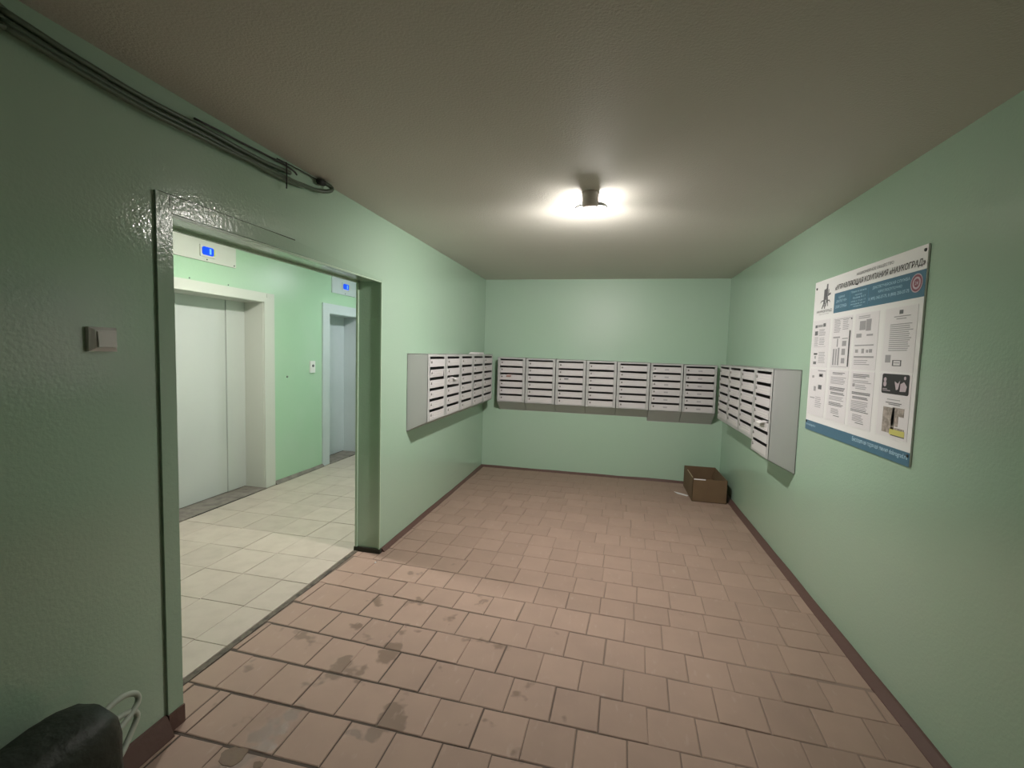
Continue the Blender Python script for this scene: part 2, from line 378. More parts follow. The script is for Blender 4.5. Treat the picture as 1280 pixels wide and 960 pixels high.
htm = tile_mesh('tile', m_htile, hgt=.006, bev=.002)
for i in range(6):
    for j in range(20):
        y0 = .25+.3155*j+(.0 if i % 2 == 0 else .004); y0 += 1.797-.25-.3155*5+.03
        y1 = y0+.3155
        if y0 < HY0: y0 = HY0+.005
        if y1 > HY1: y1 = HY1-.005
        if y1-y0 < .05: continue
        x1, x0 = hx[i], hx[i+1]
        o = bpy.data.objects.new('tile', htm); link(o, fl2)
        o.location = ((x0+x1)/2, (y0+y1)/2, -.0045+random.uniform(-.0008, .0008)); o.scale = ((x1-x0-.0035)/.19, (y1-y0-.0035)/.19, 1)
        o.rotation_euler = (random.uniform(-.003, .003), random.uniform(-.003, .003), random.uniform(-.004, .004))
# ------------------------------------------------------------------ lamps
def lamp(name, label, x, y, z, mb_, tilt, turn, by=.092):
    t = thing(name, label, 'lamp', (x, y, z))
    h = MB(); h.lathe([(.050, 0), (.050, -.014), (.047, -.02), (.046, -.071), (.036, -.079)], (x, y, z), 20); put('holder', h, m_lampbase, t, smooth=True)
    cx, cy, cz = x, y+by, z-.056
    n = MB(); n.tube([(x, y, z-.056), (x, y+by*.45, z-.060), (cx, cy-.026, cz-.012)], [.016, .016, .02], 12); put('neck', n, m_lampbase, t, smooth=True)
    # flat tablet bulb tilted away and down: bright diffuser, milky shell behind it
    Rm = Matrix.Rotation(math.radians(turn), 4, 'Z') @ Matrix.Rotation(math.radians(90-tilt), 4, 'X'); cc = Vector((cx, cy, cz-.024))
    for nm, mt, a0, a1 in (('diffuser', mb_[0], 0, 90), ('bulb_shell', mb_[1], -78, 0)):
        b = MB(); prof = []
        for i in range(6):
            a = math.radians(a0+(a1-a0)*i/5); prof.append((max(.003, .050*math.cos(a)), -(.007 if a0 == 0 else .034)*math.sin(a)))
        b.lathe(prof, (0, 0, 0), 18); b.v = [tuple(cc+Rm @ Vector(v)) for v in b.v]; put(nm, b, mt, t, smooth=True)
    g = MB(); g.tube([(cx+.088*math.cos(a), cy+.088*math.sin(a), cz+.006) for a in [math.radians(-60+300*i/24-0) + math.radians(-60) for i in range(25)]], .006, 8)
    put('ring', g, m_lampmetal, t, smooth=True)
    for s in (-1, 1):
        g = MB(); g.tube([(x+s*.03, y+.012, z-.06), (x+s*.06, y+.03, z-.056), (cx+s*.0865, cy-.012, cz+.006)], .0055, 8); put('arm', g, m_lampmetal, t, smooth=True)
    return t
lamp('ceiling_lamp', 'lit bulb lamp on the ceiling in the middle of the mailbox room', -.16, 2.675, H, m_bulb, 52, 12)
lamp('ceiling_lamp', 'lamp on the lobby ceiling in front of the wide lift, hidden behind the doorway head', -2.40, 3.0, HH, m_bulb2, 86, 0)
lamp('ceiling_lamp', 'farther lamp on the lobby ceiling in front of the narrow lift, hidden behind the wall', -2.45, 5.35, HH, m_bulb3, 86, 0)
# ------------------------------------------------------------------ mailboxes
SLOT, PITCH, D = .0205, .0867, .18
bulk = {}
def mailbox(label, group, loc, rz, W, rows, ztop, zf, zb, D=D, style=0):
    """local frame: wall at y=0, front at y=-D, x centred, z absolute above the floor"""
    t = thing('mailbox_unit', label, 'mailbox', loc, rz, group); ORG[t] = Vector((0, 0, 0))
    oz = loc[2]; ztop -= oz; zf -= oz; zb -= oz
    a = W/2-.0012; th = .003; st = (.038, .034, .027, .033)[style]
    b = MB()
    for s in (-1, 1):
        b.prism([(-D, zf), (0, zb), (0, ztop), (-D, ztop)], 0, s*a, s*(a-th))
        b.box(s*a, -D, zf, s*(a-st), -D+.004, ztop)
    b.box(-a, -D, ztop-th, a, 0, ztop)
    b.box(-a, -.004, zb, a, 0, ztop)
    b.prism([(-D, zf), (0, zb), (0, zb+th), (-D, zf+th)], 0, -a, a)
    z0 = ztop-.020
    b.box(-a+st, -D, z0, a-st, -D+.004, ztop)
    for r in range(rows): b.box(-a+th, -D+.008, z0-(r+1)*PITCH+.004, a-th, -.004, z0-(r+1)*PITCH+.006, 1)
    b.box(-a+st, -D, zf, a-st, -D+.004, z0-rows*PITCH+.003)
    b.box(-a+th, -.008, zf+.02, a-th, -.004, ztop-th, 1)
    if style == 1:
        for s in (-1, 1): b.box(s*(a-st), -D-.004, zf+.012, s*(a-st+.0035), -D, ztop-.008)
        b.box(-a+st, -D-.004, zf+.012, a-st, -D, zf+.0155)
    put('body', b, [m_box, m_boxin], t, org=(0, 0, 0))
    key = (W, style)
    if key not in bulk:
        dw = W/2-st-.003; dh = PITCH-SLOT-.003
        dm = MB(); dm.box(-dw, -.004, -dh, dw, 0, 0); dm.box(-dw, -.012, -dh, dw, 0, -dh+.002) if style == 9 else None
        lm = MB(); lm.lathe([(.0085, 0), (.0085, -.004), (.006, -.006)], (-dw+.022, -.004, -dh*.42), 10, axis=1); lm.box(-dw+.0205, -.0115, -dh*.55, -dw+.0235, -.004, -dh*.2)
        sm = MB()
        if style == 2: sm.box(-.022, -.0052, -dh*.62, .022, -.004, -dh*.36)
        else: sm.box(-dw*.52, -.0060, -dh*.50, dw*.86, -.004, -dh*.40).box(-dw*.52, -.0060, -dh*.78, dw*.86, -.004, -dh*.70)
        bulk[key] = (dm.mesh('door', mats=[m_box2]), lm.mesh('lock', mats=[m_lockc if style == 0 else m_lockg if style == 3 else m_lock]), sm.mesh('name_strip', mats=[m_greyp if style == 2 else m_strip]), dh)
    dm, lm, sm, dh = bulk[key]
    doors = []
    for r in range(rows):
        o = bpy.data.objects.new('door', dm); link(o, t); o.location = (0, -D+.001, z0-r*PITCH-SLOT); ORG[o] = Vector((0, 0, 0))
        o.rotation_euler = (random.uniform(0, .012), 0, random.uniform(-.002, .002))
        l = bpy.data.objects.new('lock', lm); link(l, o)
        if random.random() < .9: q = bpy.data.objects.new('name_strip', sm); link(q, o)
        doors.append(o)
    return t, doors, z0
ordn = ['nearest the doorway', 'second from the doorway', 'third from the doorway', 'fourth from the doorway', 'fifth from the doorway, by the corner']
LU = []
for i in range(5):
    y0 = 3.41+.402*i
    LU.append(mailbox('grey six-slot mailbox on the left wall, %s' % ordn[i], 'mailboxes along the left wall', (XL, y0+.201, .83), math.pi/2, .402, 6, 1.465, .918, .83))
ob = ['leftmost of the row, beside the left corner', 'second from the left corner', 'third from the left corner', 'fourth from the left, below the bright patch', 'fifth from the left, with a dented lock side', 'sixth from the left, with central name labels', 'last of the row at the right corner']
bx = [-1.385, -1.031, -.6605, -.296, .062, .436, .80, 1.160]
BU = []
for i in range(7):
    st = 1 if i < 5 else 2
    BU.append(mailbox('grey mailbox on the back wall, %s' % ob[i], 'mailboxes along the back wall', ((bx[i]+bx[i+1])/2, YB, .76), 0, round(bx[i+1]-bx[i], 3), 6, 1.436-.003*i, .882-.002*i, .765 if i < 5 else .722, D=.18 if i < 5 else .182, style=st))
orr = ['nearest the notice board, taller with seven slots', 'second from the notice board', 'third from the notice board', 'fourth from the notice board, by the corner']
RU = []
for i in range(4):
    y0 = 3.505+.402*i
    RU.append(mailbox('grey mailbox on the right wall, %s' % orr[i], 'mailboxes along the right wall', (XR, y0+.201, .70), -math.pi/2, .402, 7 if i == 0 else 6, 1.434, .79 if i == 0 else .868, .70 if i == 0 else .79, style=3))
# bent doors
LU[0][1][1].rotation_euler = (.09, 0, .035); LU[1][1][2].rotation_euler = (.10, .03, 0); BU[4][1][1].rotation_euler = (.05, .02, -.01); LU[3][1][3].rotation_euler = (.03, 0, .03)
# papers left in the slots
def slip(label, unit, row, x, w, mt, tilt=.5, ln=.05):
    t, doors, z0 = unit
    base = t.matrix_basis if False else Matrix.Translation(t.location) @ Matrix.Rotation(t.rotation_euler.z, 4, 'Z')
    mb = MB(); n = 4; V = []; F = []
    for i in range(n+1):
        s = i/n; y = .045-ln*s*1.6; z = -.012*s*s*2*tilt+.001*math.sin(9*s)
        V += [(-w/2, y, z), (w/2, y, z+.002*s), (w/2, y, z+.002*s+.0012), (-w/2, y, z+.0012)]
    for i in range(n):
        for k in range(4): F.append((i*4+k, i*4+(k+1) % 4, (i+1)*4+(k+1) % 4, (i+1)*4+k))
    F += [(0, 1, 2, 3), (n*4, n*4+1, n*4+2, n*4+3)]
    o = put('letter', mb.add(V, F), mt, org=(0, 0, 0))
    o.matrix_world = base @ Matrix.Translation((x, -D-.003, z0-row*PITCH-SLOT+.0035))
    return tag(o, label, 'letter')
m_leaf = mat('reddish_leaflet', (.40, .22, .19), .6)
slip('reddish leaflet sticking out of the third slot of the leftmost back-wall mailbox', BU[0], 2, -.03, .06, m_leaf, 1.2, .04)
slip('white letter poking from the fifth slot of the tall right-wall mailbox', RU[0], 4, .06, .10, m_paper, .6, .05)
slip('torn white slip in the third slot of the second mailbox on the left wall', LU[1], 2, .0, .07, m_paper, .8, .045)
slip('small dark slip in the third slot of the third back-wall mailbox', BU[2], 2, -.05, .05, m_greyd, 1.2, .035)
st_ = MB()
for k in range(5): st_.box(XL+.05+.003*k, 4.86+.004*k, 1.4655+.0045*k, XL+.165, 5.08-.005*k, 1.4692+.0045*k)
tag(put('paper_stack', st_, m_paper, org=(XL+.1, 4.97, 1.466)), 'small stack of white leaflets lying on top of the left mailboxes', 'papers')
# ------------------------------------------------------------------ switch
t = thing('light_switch', 'white square rocker switch with a bulky surface-mounted case on the left wall', 'switch', (XL, 1.157, 1.50))
b = MB(); x1 = XL+.021; xs = XL+.013
y0, y1, z0, z1 = 1.113, 1.196, 1.464, 1.541
b.add([(XL, y0, z0), (XL, y1, z0), (XL, y1, z1), (XL, y0, z1), (xs, y0, z0), (xs, y1, z0), (xs, y1, z1), (xs, y0, z1),
       (x1, y0+.014, z0+.011), (x1, y1-.006, z0+.011), (x1, y1-.006, z1-.009), (x1, y0+.014, z1-.009)],
      [(0, 1, 2, 3), (0, 1, 5, 4), (1, 2, 6, 5), (2, 3, 7, 6), (3, 0, 4, 7), (4, 5, 9, 8), (5, 6, 10, 9), (6, 7, 11, 10), (7, 4, 8, 11), (8, 9, 10, 11)])
put('case', b, m_white, t)
b = MB(); b.add([(x1-.002, y0+.018, z0+.014), (x1-.002, y1-.009, z0+.014), (x1-.002, y1-.009, z1-.013), (x1-.002, y0+.018, z1-.013),
                 (x1+.007, y0+.019, z0+.015), (x1+.007, y1-.010, z0+.015), (x1+.003, y1-.010, z1-.014), (x1+.003, y0+.019, z1-.014)],
                [(0, 1, 2, 3), (0, 1, 5, 4), (1, 2, 6, 5), (2, 3, 7, 6), (3, 0, 4, 7), (4, 5, 6, 7)])
put('rocker', b, m_white, t)
# ------------------------------------------------------------------ lobby fittings
def indicator(label, ya, yb, za, zb, dy, dz, w, h, mp):
    t = thing('floor_indicator', label, 'display', (XE, (ya+yb)/2, za))
    put('plate', MB().box(XE, ya, za, XE+.012, yb, zb), mp, t)
    hs = MB(); hs.box(XE+.012, dy-w/2-.016, dz-h/2-.016, XE+.022, dy+w/2+.022, dz+h/2+.014); put('housing', hs, mp, t)
    c = .012; pts = [(dy-w/2+c, dz-h/2), (dy+w/2-c, dz-h/2), (dy+w/2, dz-h/2+c), (dy+w/2, dz+h/2-c), (dy+w/2-c, dz+h/2), (dy-w/2+c, dz+h/2), (dy-w/2, dz+h/2-c), (dy-w/2, dz-h/2+c)]
    put('screen', MB().prism(pts, 0, XE+.022, XE+.028), m_disp, t)
    text('digit', '1', XE+.0285, dy+w*.10, dz-h*.33, w*.16, h*.66, m_digit, t, facing=1)
    put('reflection_strip', MB().box(XE+.022, dy+w/2+.002, dz-h/2+.006, XE+.026, dy+w/2+.014, dz+h/2-.004), m_lime_reflection, t)
    for yy in (dy-.0, yb-.02):
        put('screw', MB().lathe([(.007, 0), (.006, .003)], (XE+.012, yy, za+.018), 8, axis=0), m_greyd, t)
    return t
indicator('pale panel with a blue floor display above the wide lift door', 2.94, 3.70, 2.212, 2.46, 3.385, 2.30, .115, .07, m_cream)
indicator('grey panel with a blue floor display above the narrow lift door', 5.215, 5.98, 2.19, 2.46, 5.505, 2.297, .125, .07, m_blue_white)
t = thing('call_button', 'small pale lift call button plate on the green wall between the lifts', 'button', (XE, 4.83, 1.255))
put('plate', MB().box(XE, 4.785, 1.185, XE+.014, 4.873, 1.325), m_white, t)
put('button', MB().lathe([(.016, 0), (.015, .008), (.006, .010)], (XE+.014, 4.829, 1.268), 12, axis=0), m_greyd, t)
tag(put('wall_plug', MB().lathe([(.012, 0), (.012, .006), (.005, .01)], (XE, 4.40, 1.155), 10, axis=0), mat('plug_grey', (.2, .24, .19), .6), org=(XE, 4.40, 1.155)), 'tiny dark plug in the green wall between the lifts', 'plug')
# ------------------------------------------------------------------ cables under the ceiling
t = thing('cable_bundle', 'green-painted cables running along the top of the left wall', 'cable', (XL, 1.6, 2.33))
def run(pts, r, mt, nm='cable', wob=.004):
    P = [Vector(p) for p in pts]; out = []
    for i in range(len(P)-1):
        p0, p1, p2, p3 = P[max(i-1, 0)], P[i], P[i+1], P[min(i+2, len(P)-1)]
        n = max(3, int((p2-p1).length/.05))
        for k in range(n):
            s = k/n; q = .5*((2*p1)+(p2-p0)*s+(2*p0-5*p1+4*p2-p3)*s*s+(3*p1-p0-3*p2+p3)*s**3)
            q = q+Vector((0, 0, noise.noise((q.y*7, r*99, 2))*wob)); out.append(q)
    out.append(P[-1]); return put(nm, MB().tube(out, r, 8), mt, t, smooth=True)
X = XL+.014
run([(X, YF+.01, 2.335), (X, .5, 2.33), (X, .95, 2.325), (X, 1.25, 2.305), (X, 1.56, 2.312), (X, 1.75, 2.31), (X, 1.97, 2.318), (X, 2.12, 2.328), (X+.005, 2.245, 2.34), (X+.03, 2.31, 2.358), (X+.035, 2.325, 2.378), (X+.02, 2.30, 2.392), (X+.01, 2.265, 2.392)], .011, m_cable)
run([(X, YF+.01, 2.362), (X, .5, 2.36), (X, .95, 2.35), (X, 1.25, 2.328), (X, 1.56, 2.335), (X, 1.8, 2.334), (X, 1.97, 2.347), (X, 2.03, 2.352)], .010, m_cable)
run([(X+.012, YF+.01, 2.30), (X+.012, .5, 2.302), (X+.012, .95, 2.305), (X+.012, 1.25, 2.285), (X+.012, 1.56, 2.292), (X+.01, 1.75, 2.30), (X+.004, 1.95, 2.302), (X, 2.12, 2.318)], .009, m_cable)
run([(X, 1.5, 2.355), (X, 1.72, 2.366), (X, 1.95, 2.378), (X, 2.02, 2.378), (X+.004, 2.06, 2.37), (X+.004, 2.075, 2.36)], .0045, m_cableb, 'wire')
run([(X, 1.94, 2.386), (X, 2.10, 2.394), (X, 2.27, 2.398)], .003, m_cableb, 'wire', 0)
run([(X+.014, 2.235, 2.387), (X+.014, 2.285, 2.393)], .016, m_cableb, 'cable_end', 0)
run([(X+.016, 1.985, 2.385), (X+.018, 1.985, 2.33), (X+.014, 1.987, 2.262)], .003, m_cableb, 'wire', 0)
# ------------------------------------------------------------------ notice board on the right wall
PX = XR-.009; yl, yr, zt, zb = 3.366, 2.276, 2.006, 1.052
bd = thing('notice_board', 'white and blue printed notice board with clear pockets on the right wall', 'notice board', (PX, (yl+yr)/2, zb))
put('panel', MB().box(PX, yr, zb, XR-.001, yl, zt), m_board, bd)
e = .0006
put('blue_band', MB().box(PX-e, yr, 1.786, PX, yl-.277, 1.902), m_blue, bd)
put('blue_band', MB().box(PX-e, yr, zb, PX, yl, 1.113), m_blue, bd)
tx = PX-2*e
text('lettering', 'АКЦИОНЕРНОЕ ОБЩЕСТВО', tx, 2.85, 1.966, .335, .017, m_greyd, bd)
text('lettering', '«УПРАВЛЯЮЩАЯ КОМПАНИЯ «НАУКОГРАД»', tx, 3.085, 1.915, .80, .036, m_black, bd, shear=.12, eps=.012)
text('lettering', 'НАУКОГРАД', tx, 3.318, 1.800, .205, .019, m_greyd, bd, eps=.01)
text('lettering', 'управляющая компания', tx, 3.285, 1.789, .14, .007, m_greyp, bd)
for (s, yc, z, ww, hh) in (('ЕДИНАЯ', 3.0, 1.866, .07, .015), ('ДИСПЕТЧЕР-', 3.0, 1.842, .125, .017), ('СКАЯ СЛУЖБА', 3.0, 1.812, .135, .018),
                           ('Прием и звонки', 2.815, 1.876, .155, .013), ('жителей', 2.815, 1.860, .07, .009), ('будни 8-17', 2.805, 1.842, .13, .013), ('обед с 12 до 13', 2.815, 1.826, .15, .010), ('выходной: сб, вс', 2.815, 1.811, .15, .010), ('ежедневно', 2.815, 1.798, .09, .008),
                           ('ДИСПЕТЧЕРСКАЯ СЛУЖБА', 2.53, 1.868, .30, .017), ('КРУГЛОСУТОЧНО', 2.53, 1.846, .19, .013), ('8 (495) 542-37-75, 8 (800) 250-37-75', 2.545, 1.812, .33, .020)):
    text('lettering', s, tx, yc, z, ww, hh, m_lblue, bd, align='C', eps=.01)
put('divider', MB().box(PX-2*e, 2.902, 1.80, PX-e, 2.906, 1.892), m_lineb, bd)
put('divider', MB().box(PX-2*e, 2.714, 1.80, PX-e, 2.718, 1.892), m_lineb, bd)
text('lettering', 'uk-naukograd.ru', tx, 3.35, 1.076, .135, .020, m_lblue, bd, eps=.01)
text('lettering', 'Бесплатная горячая линия dobrograd.ru', tx, 2.76, 1.074, .47, .030, m_lblue, bd, eps=.012)
# logo: cluster of dark towers above bare roots
lg = MB()
def bar(y0, z0, y1, z1, w0, w1):
    dx, dz = y1-y0, z1-z0; L = math.hypot(dx, dz); nx, nz = -dz/L, dx/L
    q = [(y0+nx*w0, z0+nz*w0), (y0-nx*w0, z0-nz*w0), (y1-nx*w1, z1-nz*w1), (y1+nx*w1, z1+nz*w1)]
    lg.prism(q, 0, PX-2*e, PX-.0001)
ly = 3.205
for a in ((ly-.012, 1.90, ly-.014, 1.975, .011, .008), (ly+.018, 1.885, ly+.016, 1.945, .009, .009), (ly+.002, 1.88, ly+.0, 1.948, .006, .006), (ly-.034, 1.90, ly-.034, 1.94, .005, .003),
          (ly-.02, 1.86, ly-.016, 1.905, .013, .008), (ly+.016, 1.855, ly+.016, 1.89, .012, .010), (ly-.03, 1.905, ly-.062, 1.912, .004, .006),
          (ly+.02, 1.878, ly+.055, 1.876, .004, .003), (ly+.055, 1.876, ly+.068, 1.866, .003, .002), (ly-.02, 1.872, ly-.05, 1.872, .004, .003), (ly-.05, 1.872, ly-.06, 1.860, .003, .002),
          (ly+.02, 1.862, ly+.045, 1.828, .005, .005), (ly+.006, 1.862, ly+.008, 1.826, .005, .006), (ly-.012, 1.865, ly-.006, 1.838, .005, .003), (ly-.028, 1.868, ly-.034, 1.838, .004, .003), (ly+.024, 1.865, ly+.026, 1.84, .004, .004)): bar(*a)
put('logo', lg, m_greyd, bd)
def disc(y, z, r, x0, x1, n=24, r_in=None):
    mb = MB()
    if r_in is None: return mb.lathe([(r, x0), (r, x1)], (0, y, z), n, axis=0)
    V = []; F = []
    for k in range(n):
        a = 2*math.pi*k/n
        for (rr, xx) in ((r, x0), (r, x1), (r_in, x1), (r_in, x0)): V.append((xx, y+rr*math.cos(a), z+rr*math.sin(a)))
    for k in range(n):
        j = (k+1) % n
        for q in range(4): F.append((k*4+q, k*4+(q+1) % 4, j*4+(q+1) % 4, j*4+q))
    return mb.add(V, F)
put('seal', disc(2.332, 1.850, .041, PX-2*e, PX-.0001), m_red, bd)
put('seal_ring', disc(2.332, 1.850, .041, PX-3*e, PX-2*e, r_in=.037), m_pink, bd)
put('seal_ring', disc(2.332, 1.850, .027, PX-3*e, PX-2*e, r_in=.019), m_pink, bd)
text('lettering', '24', PX-3*e, 2.332, 1.842, .022, .016, m_pink, bd, align='C', eps=.02)
sc = MB()
for (yy, zz) in ((2.292, 1.985), (3.34, 1.965), (2.29, 1.068), (3.35, 1.10)): sc.lathe([(.006, -.004), (.007, 0)], (PX, yy, zz), 8, axis=0)
for k, (yy, zz) in enumerate(((2.292, 1.983), (3.338, 1.962), (2.29, 1.098), (3.352, 1.104))):
    put('screw', MB().lathe([(.006, -.004), (.008, 0)], (PX, yy, zz), 10, axis=0), m_black, bd)
# sheets in their pockets (left edges)
cols = [3.345, 3.080, 2.822, 2.545]
zz = [(1.758, 1.458), (1.452, 1.142)]
m_sheet = [m_paper2, m_paper]
def sheet(c, r, label, prints):
    y0 = cols[c]; z1 = zz[r][0]; ww, hh = .225, .297
    if c == 3: ww = .24
    s = thing('notice_sheet', label, 'notice', (PX, y0-ww/2, z1-hh), group='notices in the board pockets')
    put('page', MB().box(PX-.0012, y0-ww, z1-hh, PX-.0002, y0, z1), m_paper2, s)
    for mt in (m_greyp, m_greyd, m_black, m_photo, m_yellow, m_white, m_pink):
        mb = MB(); q = [p for p in prints if p[4] is mt]
        for i, (a, b_, w_, h_, _) in enumerate(q):
            mb.box(PX-.0022-(.0003 if mt in (m_white, m_yellow) else 0), y0-a*ww, z1-b_*hh, PX-.0011, y0-(a+w_)*ww, z1-(b_+h_)*hh)
        if q: put('printed_text' if mt not in (m_photo, m_yellow) else 'printed_picture', mb, mt, s)
    # clear pocket part of the board
    pk = MB(); y2 = y0+.008; y3 = y0-ww-.01
    pk.box(PX-.0042, y3, z1-hh-.006, PX-.0038, y2, z1-.004); put('pocket', pk, m_film, bd)
    return s
def lines_(a, b, w_, n, dz, mt=m_greyp, h=.012, rag=.25):
    return [(a, b+i*dz, w_*(1-random.random()*rag), h, mt) for i in range(n)]
sheet(0, 0, 'upper row notice furthest left, with small dark pictures down its left side', [(.12, .10, .13, .06, m_greyd), (.62, .08, .14, .07, m_greyd), (.28, .10, .3, .05, m_greyp), (.12, .23, .18, .09, m_greyd)] + lines_(.38, .2, .4, 5, .03) + lines_(.12, .36, .24, 6, .033) + lines_(.42, .38, .35, 5, .033) + [(.12, .56, .7, .006, m_greyp), (.14, .70, .22, .035, m_black), (.2, .76, .08, .06, m_greyp), (.14, .88, .18, .06, m_greyd)] + lines_(.45, .68, .4, 7, .035))
sheet(1, 0, 'upper row notice second from left, printed sideways with a thick black line', lines_(.1, .06, .35, 8, .032) + lines_(.55, .06, .3, 6, .036) + [(.06, .04, .88, .005, m_greyd), (.93, .05, .05, .03, m_greyd), (.90, .28, .055, .68, m_black), (.08, .38, .35, .03, m_greyp), (.12, .62, .08, .32, m_greyp), (.26, .62, .06, .32, m_greyp), (.38, .60, .08, .34, m_greyp), (.56, .42, .28, .012, m_greyd), (.58, .47, .2, .10, m_greyp), (.58, .62, .17, .12, m_greyp), (.58, .80, .17, .10, m_greyp), (.3, .42, .05, .16, m_greyp), (.08, .965, .8, .005, m_greyd)])
sheet(2, 0, 'upper row notice third from left, with a pale diagram', lines_(.15, .05, .6, 2, .03) + [(.22, .14, .25, .16, m_greyp), (.5, .12, .2, .2, m_greyp), (.1, .36, .22, .07, m_greyp), (.55, .38, .25, .03, m_greyp), (.06, .56, .8, .02, m_greyp), (.1, .64, .12, .06, m_greyp), (.38, .63, .1, .08, m_greyp), (.58, .65, .08, .05, m_greyp), (.7, .64, .12, .06, m_greyp), (.06, .76, .84, .03, m_greyp)] + lines_(.08, .83, .7, 3, .035))
sheet(3, 0, 'upper row notice furthest right, a letter with an emblem and a stamp', [(.46, .05, .11, .06, m_greyd), (.3, .14, .5, .014, m_greyp), (.38, .175, .3, .014, m_greyp)] + lines_(.2, .26, .72, 14, .031, m_greyp, .013, .2) + [(.12, .74, .17, .12, m_greyp), (.36, .82, .28, .012, m_greyd), (.36, .90, .28, .012, m_greyd), (.36, .82, .03, .09, m_greyd), (.61, .82, .03, .09, m_greyd), (.42, .855, .16, .015, m_greyp)])
sheet(0, 1, 'lower row notice furthest left, with two small grey squares', [(.5, .03, .45, .02, m_greyp), (.58, .10, .24, .07, m_greyp), (.62, .12, .16, .04, m_greyd), (.15, .15, .12, .05, m_greyp), (.58, .34, .2, .09, m_greyd), (.3, .38, .12, .1, m_greyp), (.1, .62, .3, .02, m_greyp)] + lines_(.45, .60, .4, 6, .04))
sheet(1, 1, 'lower row notice second from left, paragraphs of small print with a signature block', lines_(.2, .05, .65, 2, .025, m_greyd) + lines_(.12, .14, .8, 5, .03) + lines_(.1, .34, .8, 3, .025, m_greyd, .014, .1) + lines_(.16, .44, .75, 2, .025, m_greyd, .014, .1) + lines_(.1, .52, .8, 3, .03) + lines_(.1, .64, .8, 3, .026, m_greyd, .012) + lines_(.25, .76, .4, 4, .028) + [(.4, .89, .3, .012, m_greyd)])
sheet(2, 1, 'lower row notice third from left, paragraphs with bold headings', lines_(.1, .05, .75, 3, .025, m_greyd, .013) + lines_(.1, .16, .8, 2, .03) + [(.1, .22, .1, .06, m_greyp)] + lines_(.24, .24, .5, 3, .03) + lines_(.1, .37, .82, 2, .025, m_greyd, .016, .05) + lines_(.14, .45, .7, 2, .025, m_greyd, .015, .1) + lines_(.1, .53, .78, 5, .03) + lines_(.1, .68, .8, 2, .026, m_greyd, .013) + lines_(.2, .77, .5, 5, .026) + [(.35, .91, .35, .012, m_greyd)])
s4 = sheet(3, 1, 'lower row notice furthest right, with a black heading, a brown picture and a yellow strip', [(.3, .40, .4, .012, m_greyp), (.26, .45, .5, .013, m_greyd), (.36, .475, .36, .012, m_greyd), (.2, .53, .38, .40, m_photo), (.5, .52, .36, .13, m_photo), (.48, .65, .22, .16, m_photo), (.48, .83, .42, .03, m_photo), (.46, .86, .46, .085, m_yellow), (.50, .945, .42, .015, m_greyd)])
y0 = cols[3]; z1 = zz[1][0]
pts = []
for (cy, cz, a0) in ((y0-.03, z1-.012, 0), (y0-.215, z1-.012, 90), (y0-.215, z1-.085, 180), (y0-.03, z1-.085, 270)):
    for k in range(4):
        a = math.radians(a0+30*k); pts.append((cy+.010*math.cos(a), cz+.010*math.sin(a)))
put('heading_block', MB().prism(pts, 0, PX-.0022, PX-.0011), m_black, s4)
mb = MB()
for (a, b_, r_) in ((.045, .030, .011), (.045, .050, .013)): mb.lathe([(r_, PX-.0028), (r_, PX-.002)], (0, y0-a, z1-b_), 10, axis=0)
mb.box(PX-.0028, y0-.03, z1-.075, PX-.002, y0-.065, z1-.072).box(PX-.0028, y0-.03, z1-.082, PX-.002, y0-.09, z1-.079)
mb.prism([(y0-.12, z1-.035), (y0-.135, z1-.075), (y0-.150, z1-.07), (y0-.16, z1-.03), (y0-.145, z1-.045)], 0, PX-.0028, PX-.002)
mb.prism([(y0-.165, z1-.045), (y0-.163, z1-.08), (y0-.205, z1-.078), (y0-.212, z1-.055), (y0-.19, z1-.035)], 0, PX-.0028, PX-.002)
mb.lathe([(.008, PX-.0028), (.008, PX-.002)], (0, y0-.195, z1-.018), 10, axis=0)
put('white_figures', mb, m_pink, s4)
# ------------------------------------------------------------------ cardboard box and paper
x0, x1, y0, y1, h = .875, 1.212, 4.975, 5.56, .242
t = thing('cardboard_box', 'open brown cardboard box on the floor in the back right corner', 'box', ((x0+x1)/2, (y0+y1)/2, 0))
k = .004; z = .002
b = MB(); b.box(x0, y0, z, x1, y1, z+k).box(x0, y0, z, x0+k, y1, h).box(x1-k, y0, z, x1, y1, h).box(x0, y0, z, x1, y0+k, h).box(x0, y1-k, z, x1, y1, h)
put('carton', b, m_card, t)
def flap(P): put('flap', MB().add(P+[(p[0], p[1], p[2]+.003) for p in P], [(0, 1, 2, 3), (4, 5, 6, 7), (0, 1, 5, 4), (1, 2, 6, 5), (2, 3, 7, 6), (3, 0, 4, 7)]), m_card, t)
flap([(x0+.006, y0+.02, h-.002), (x0+.006, y1-.02, h-.002), (x0+.03, y1-.03, h-.11), (x0+.03, y0+.03, h-.11)])
flap([(x1-.006, y0+.02, h-.002), (x1-.006, y1-.02, h-.002), (x1-.035, y1-.03, h-.11), (x1-.035, y0+.03, h-.11)])
put('sticker', MB().box(x0+.01, y0-.0012, h-.010, x0+.125, y0+.0005, h+.001), m_paper, t)
put('rim_highlight', MB().box(x0+.001, y0+.05, h, x0+.010, y1-.2, h+.0015), mat('painted_rim_highlight', (.40, .31, .19), .4), t)  # pale strip painting the highlight along the left rim
pp = MB(); V = []
for (x, y) in ((.735, 5.27), (.765, 5.20), (.855, 5.135), (.87, 5.165), (.80, 5.23)): V.append((x, y))
pp.prism(V, 2, .0015, .0045)
tag(put('paper_scrap', pp, m_paper, org=(.8, 5.2, .0015)), 'white scrap of paper on the floor beside the cardboard box', 'paper')
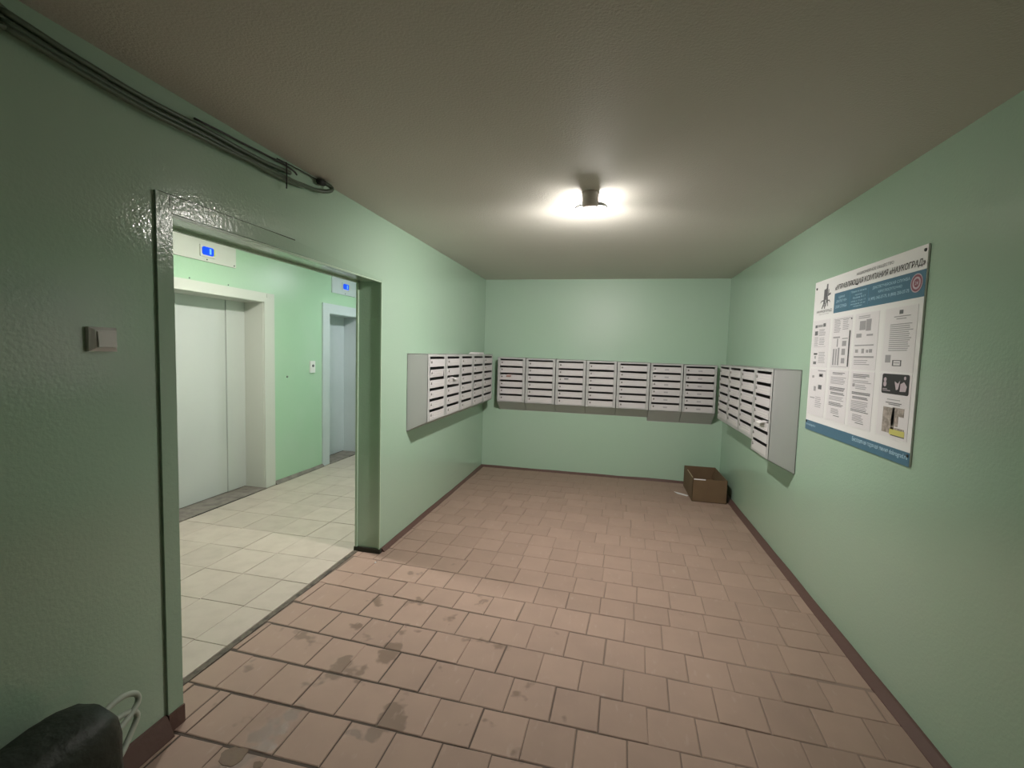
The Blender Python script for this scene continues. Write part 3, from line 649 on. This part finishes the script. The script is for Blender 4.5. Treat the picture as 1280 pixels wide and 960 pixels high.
for i, (x, y, r, lb) in enumerate(((-1.285, 1.318, .048, 'small dark wet puddle on the tiles near the doorway jamb'), (-1.175, 1.312, .018, 'tiny drop of water on the tiles right of the small puddle'))):
    P = [(x+r*(1+.35*noise.noise((math.cos(a)*1.3, math.sin(a)*1.3, i*7)))*math.cos(a), y+r*.8*(1+.5*noise.noise((math.cos(a)*2, math.sin(a)*2, i*3+1)))*math.sin(a)) for a in [2*math.pi*k/18 for k in range(18)]]
    tag(put('puddle', MB().prism(P, 2, .0012, .0024), m_wet, org=(x, y, .0015)), lb, 'puddle')
tag(put('pebble', MB().lathe([(.004, 0), (.007, .003), (.004, .007)], (-1.557, 2.83, .002), 7), m_paper, org=(-1.557, 2.83, .002)), 'tiny white crumb on the tiles just inside the right jamb', 'crumb')
# ------------------------------------------------------------------ dark bag at the foot of the left wall
t = thing('bag', 'dark green plastic bag with pale loop handles on the floor by the left wall', 'bag', (-1.44, .72, 0))
bm = bmesh.new(); bmesh.ops.create_cube(bm, size=1)
bmesh.ops.subdivide_edges(bm, edges=bm.edges[:], cuts=9, use_grid_fill=True)
for v in bm.verts:
    p = v.co.copy()*2; r = (abs(p.x)**9+abs(p.y)**9+abs(p.z)**9)**(1/9); p = p/r*1.0
    x = -1.452+.10*p.x*(1-.10*max(0, p.z)); y = .68+.34*p.y; zz_ = .215+.215*p.z
    if p.z > .2: zz_ -= .03*max(0, p.x)*p.z
    nn = noise.noise_vector((x*9, y*7, zz_*9))*.012; n2 = noise.noise((x*25, y*10, zz_*25))*.006
    v.co = (x+nn.x+n2*p.x, y+nn.y, max(.003, zz_+nn.z+n2*p.z))
    if v.co.x < -1.575: v.co.x = -1.575
me = bpy.data.meshes.new('sack')
for v in bm.verts: v.co -= Vector((-1.44, .72, 0))
bm.to_mesh(me); bm.free(); me.materials.append(m_bag); me.polygons.foreach_set('use_smooth', [True]*len(me.polygons))
o = bpy.data.objects.new('sack', me); link(o, t)
def loop(P):
    P = [Vector(p) for p in P]; out = []
    for i in range(len(P)-1):
        p0, p1, p2, p3 = P[max(i-1, 0)], P[i], P[i+1], P[min(i+2, len(P)-1)]
        for k_ in range(6):
            s = k_/6; out.append(.5*((2*p1)+(p2-p0)*s+(2*p0-5*p1+4*p2-p3)*s*s+(3*p1-p0-3*p2+p3)*s**3))
    out.append(P[-1]); put('handle', MB().tube(out, .009, 8), m_cord, t, smooth=True)
loop([(-1.47, .99, .345), (-1.48, 1.05, .362), (-1.485, 1.10, .362), (-1.49, 1.142, .335), (-1.485, 1.14, .305), (-1.47, 1.09, .285), (-1.45, 1.0, .27)])
loop([(-1.47, .99, .30), (-1.48, 1.06, .308), (-1.485, 1.12, .292), (-1.49, 1.142, .258), (-1.48, 1.11, .22), (-1.46, 1.06, .19), (-1.44, .98, .17)])
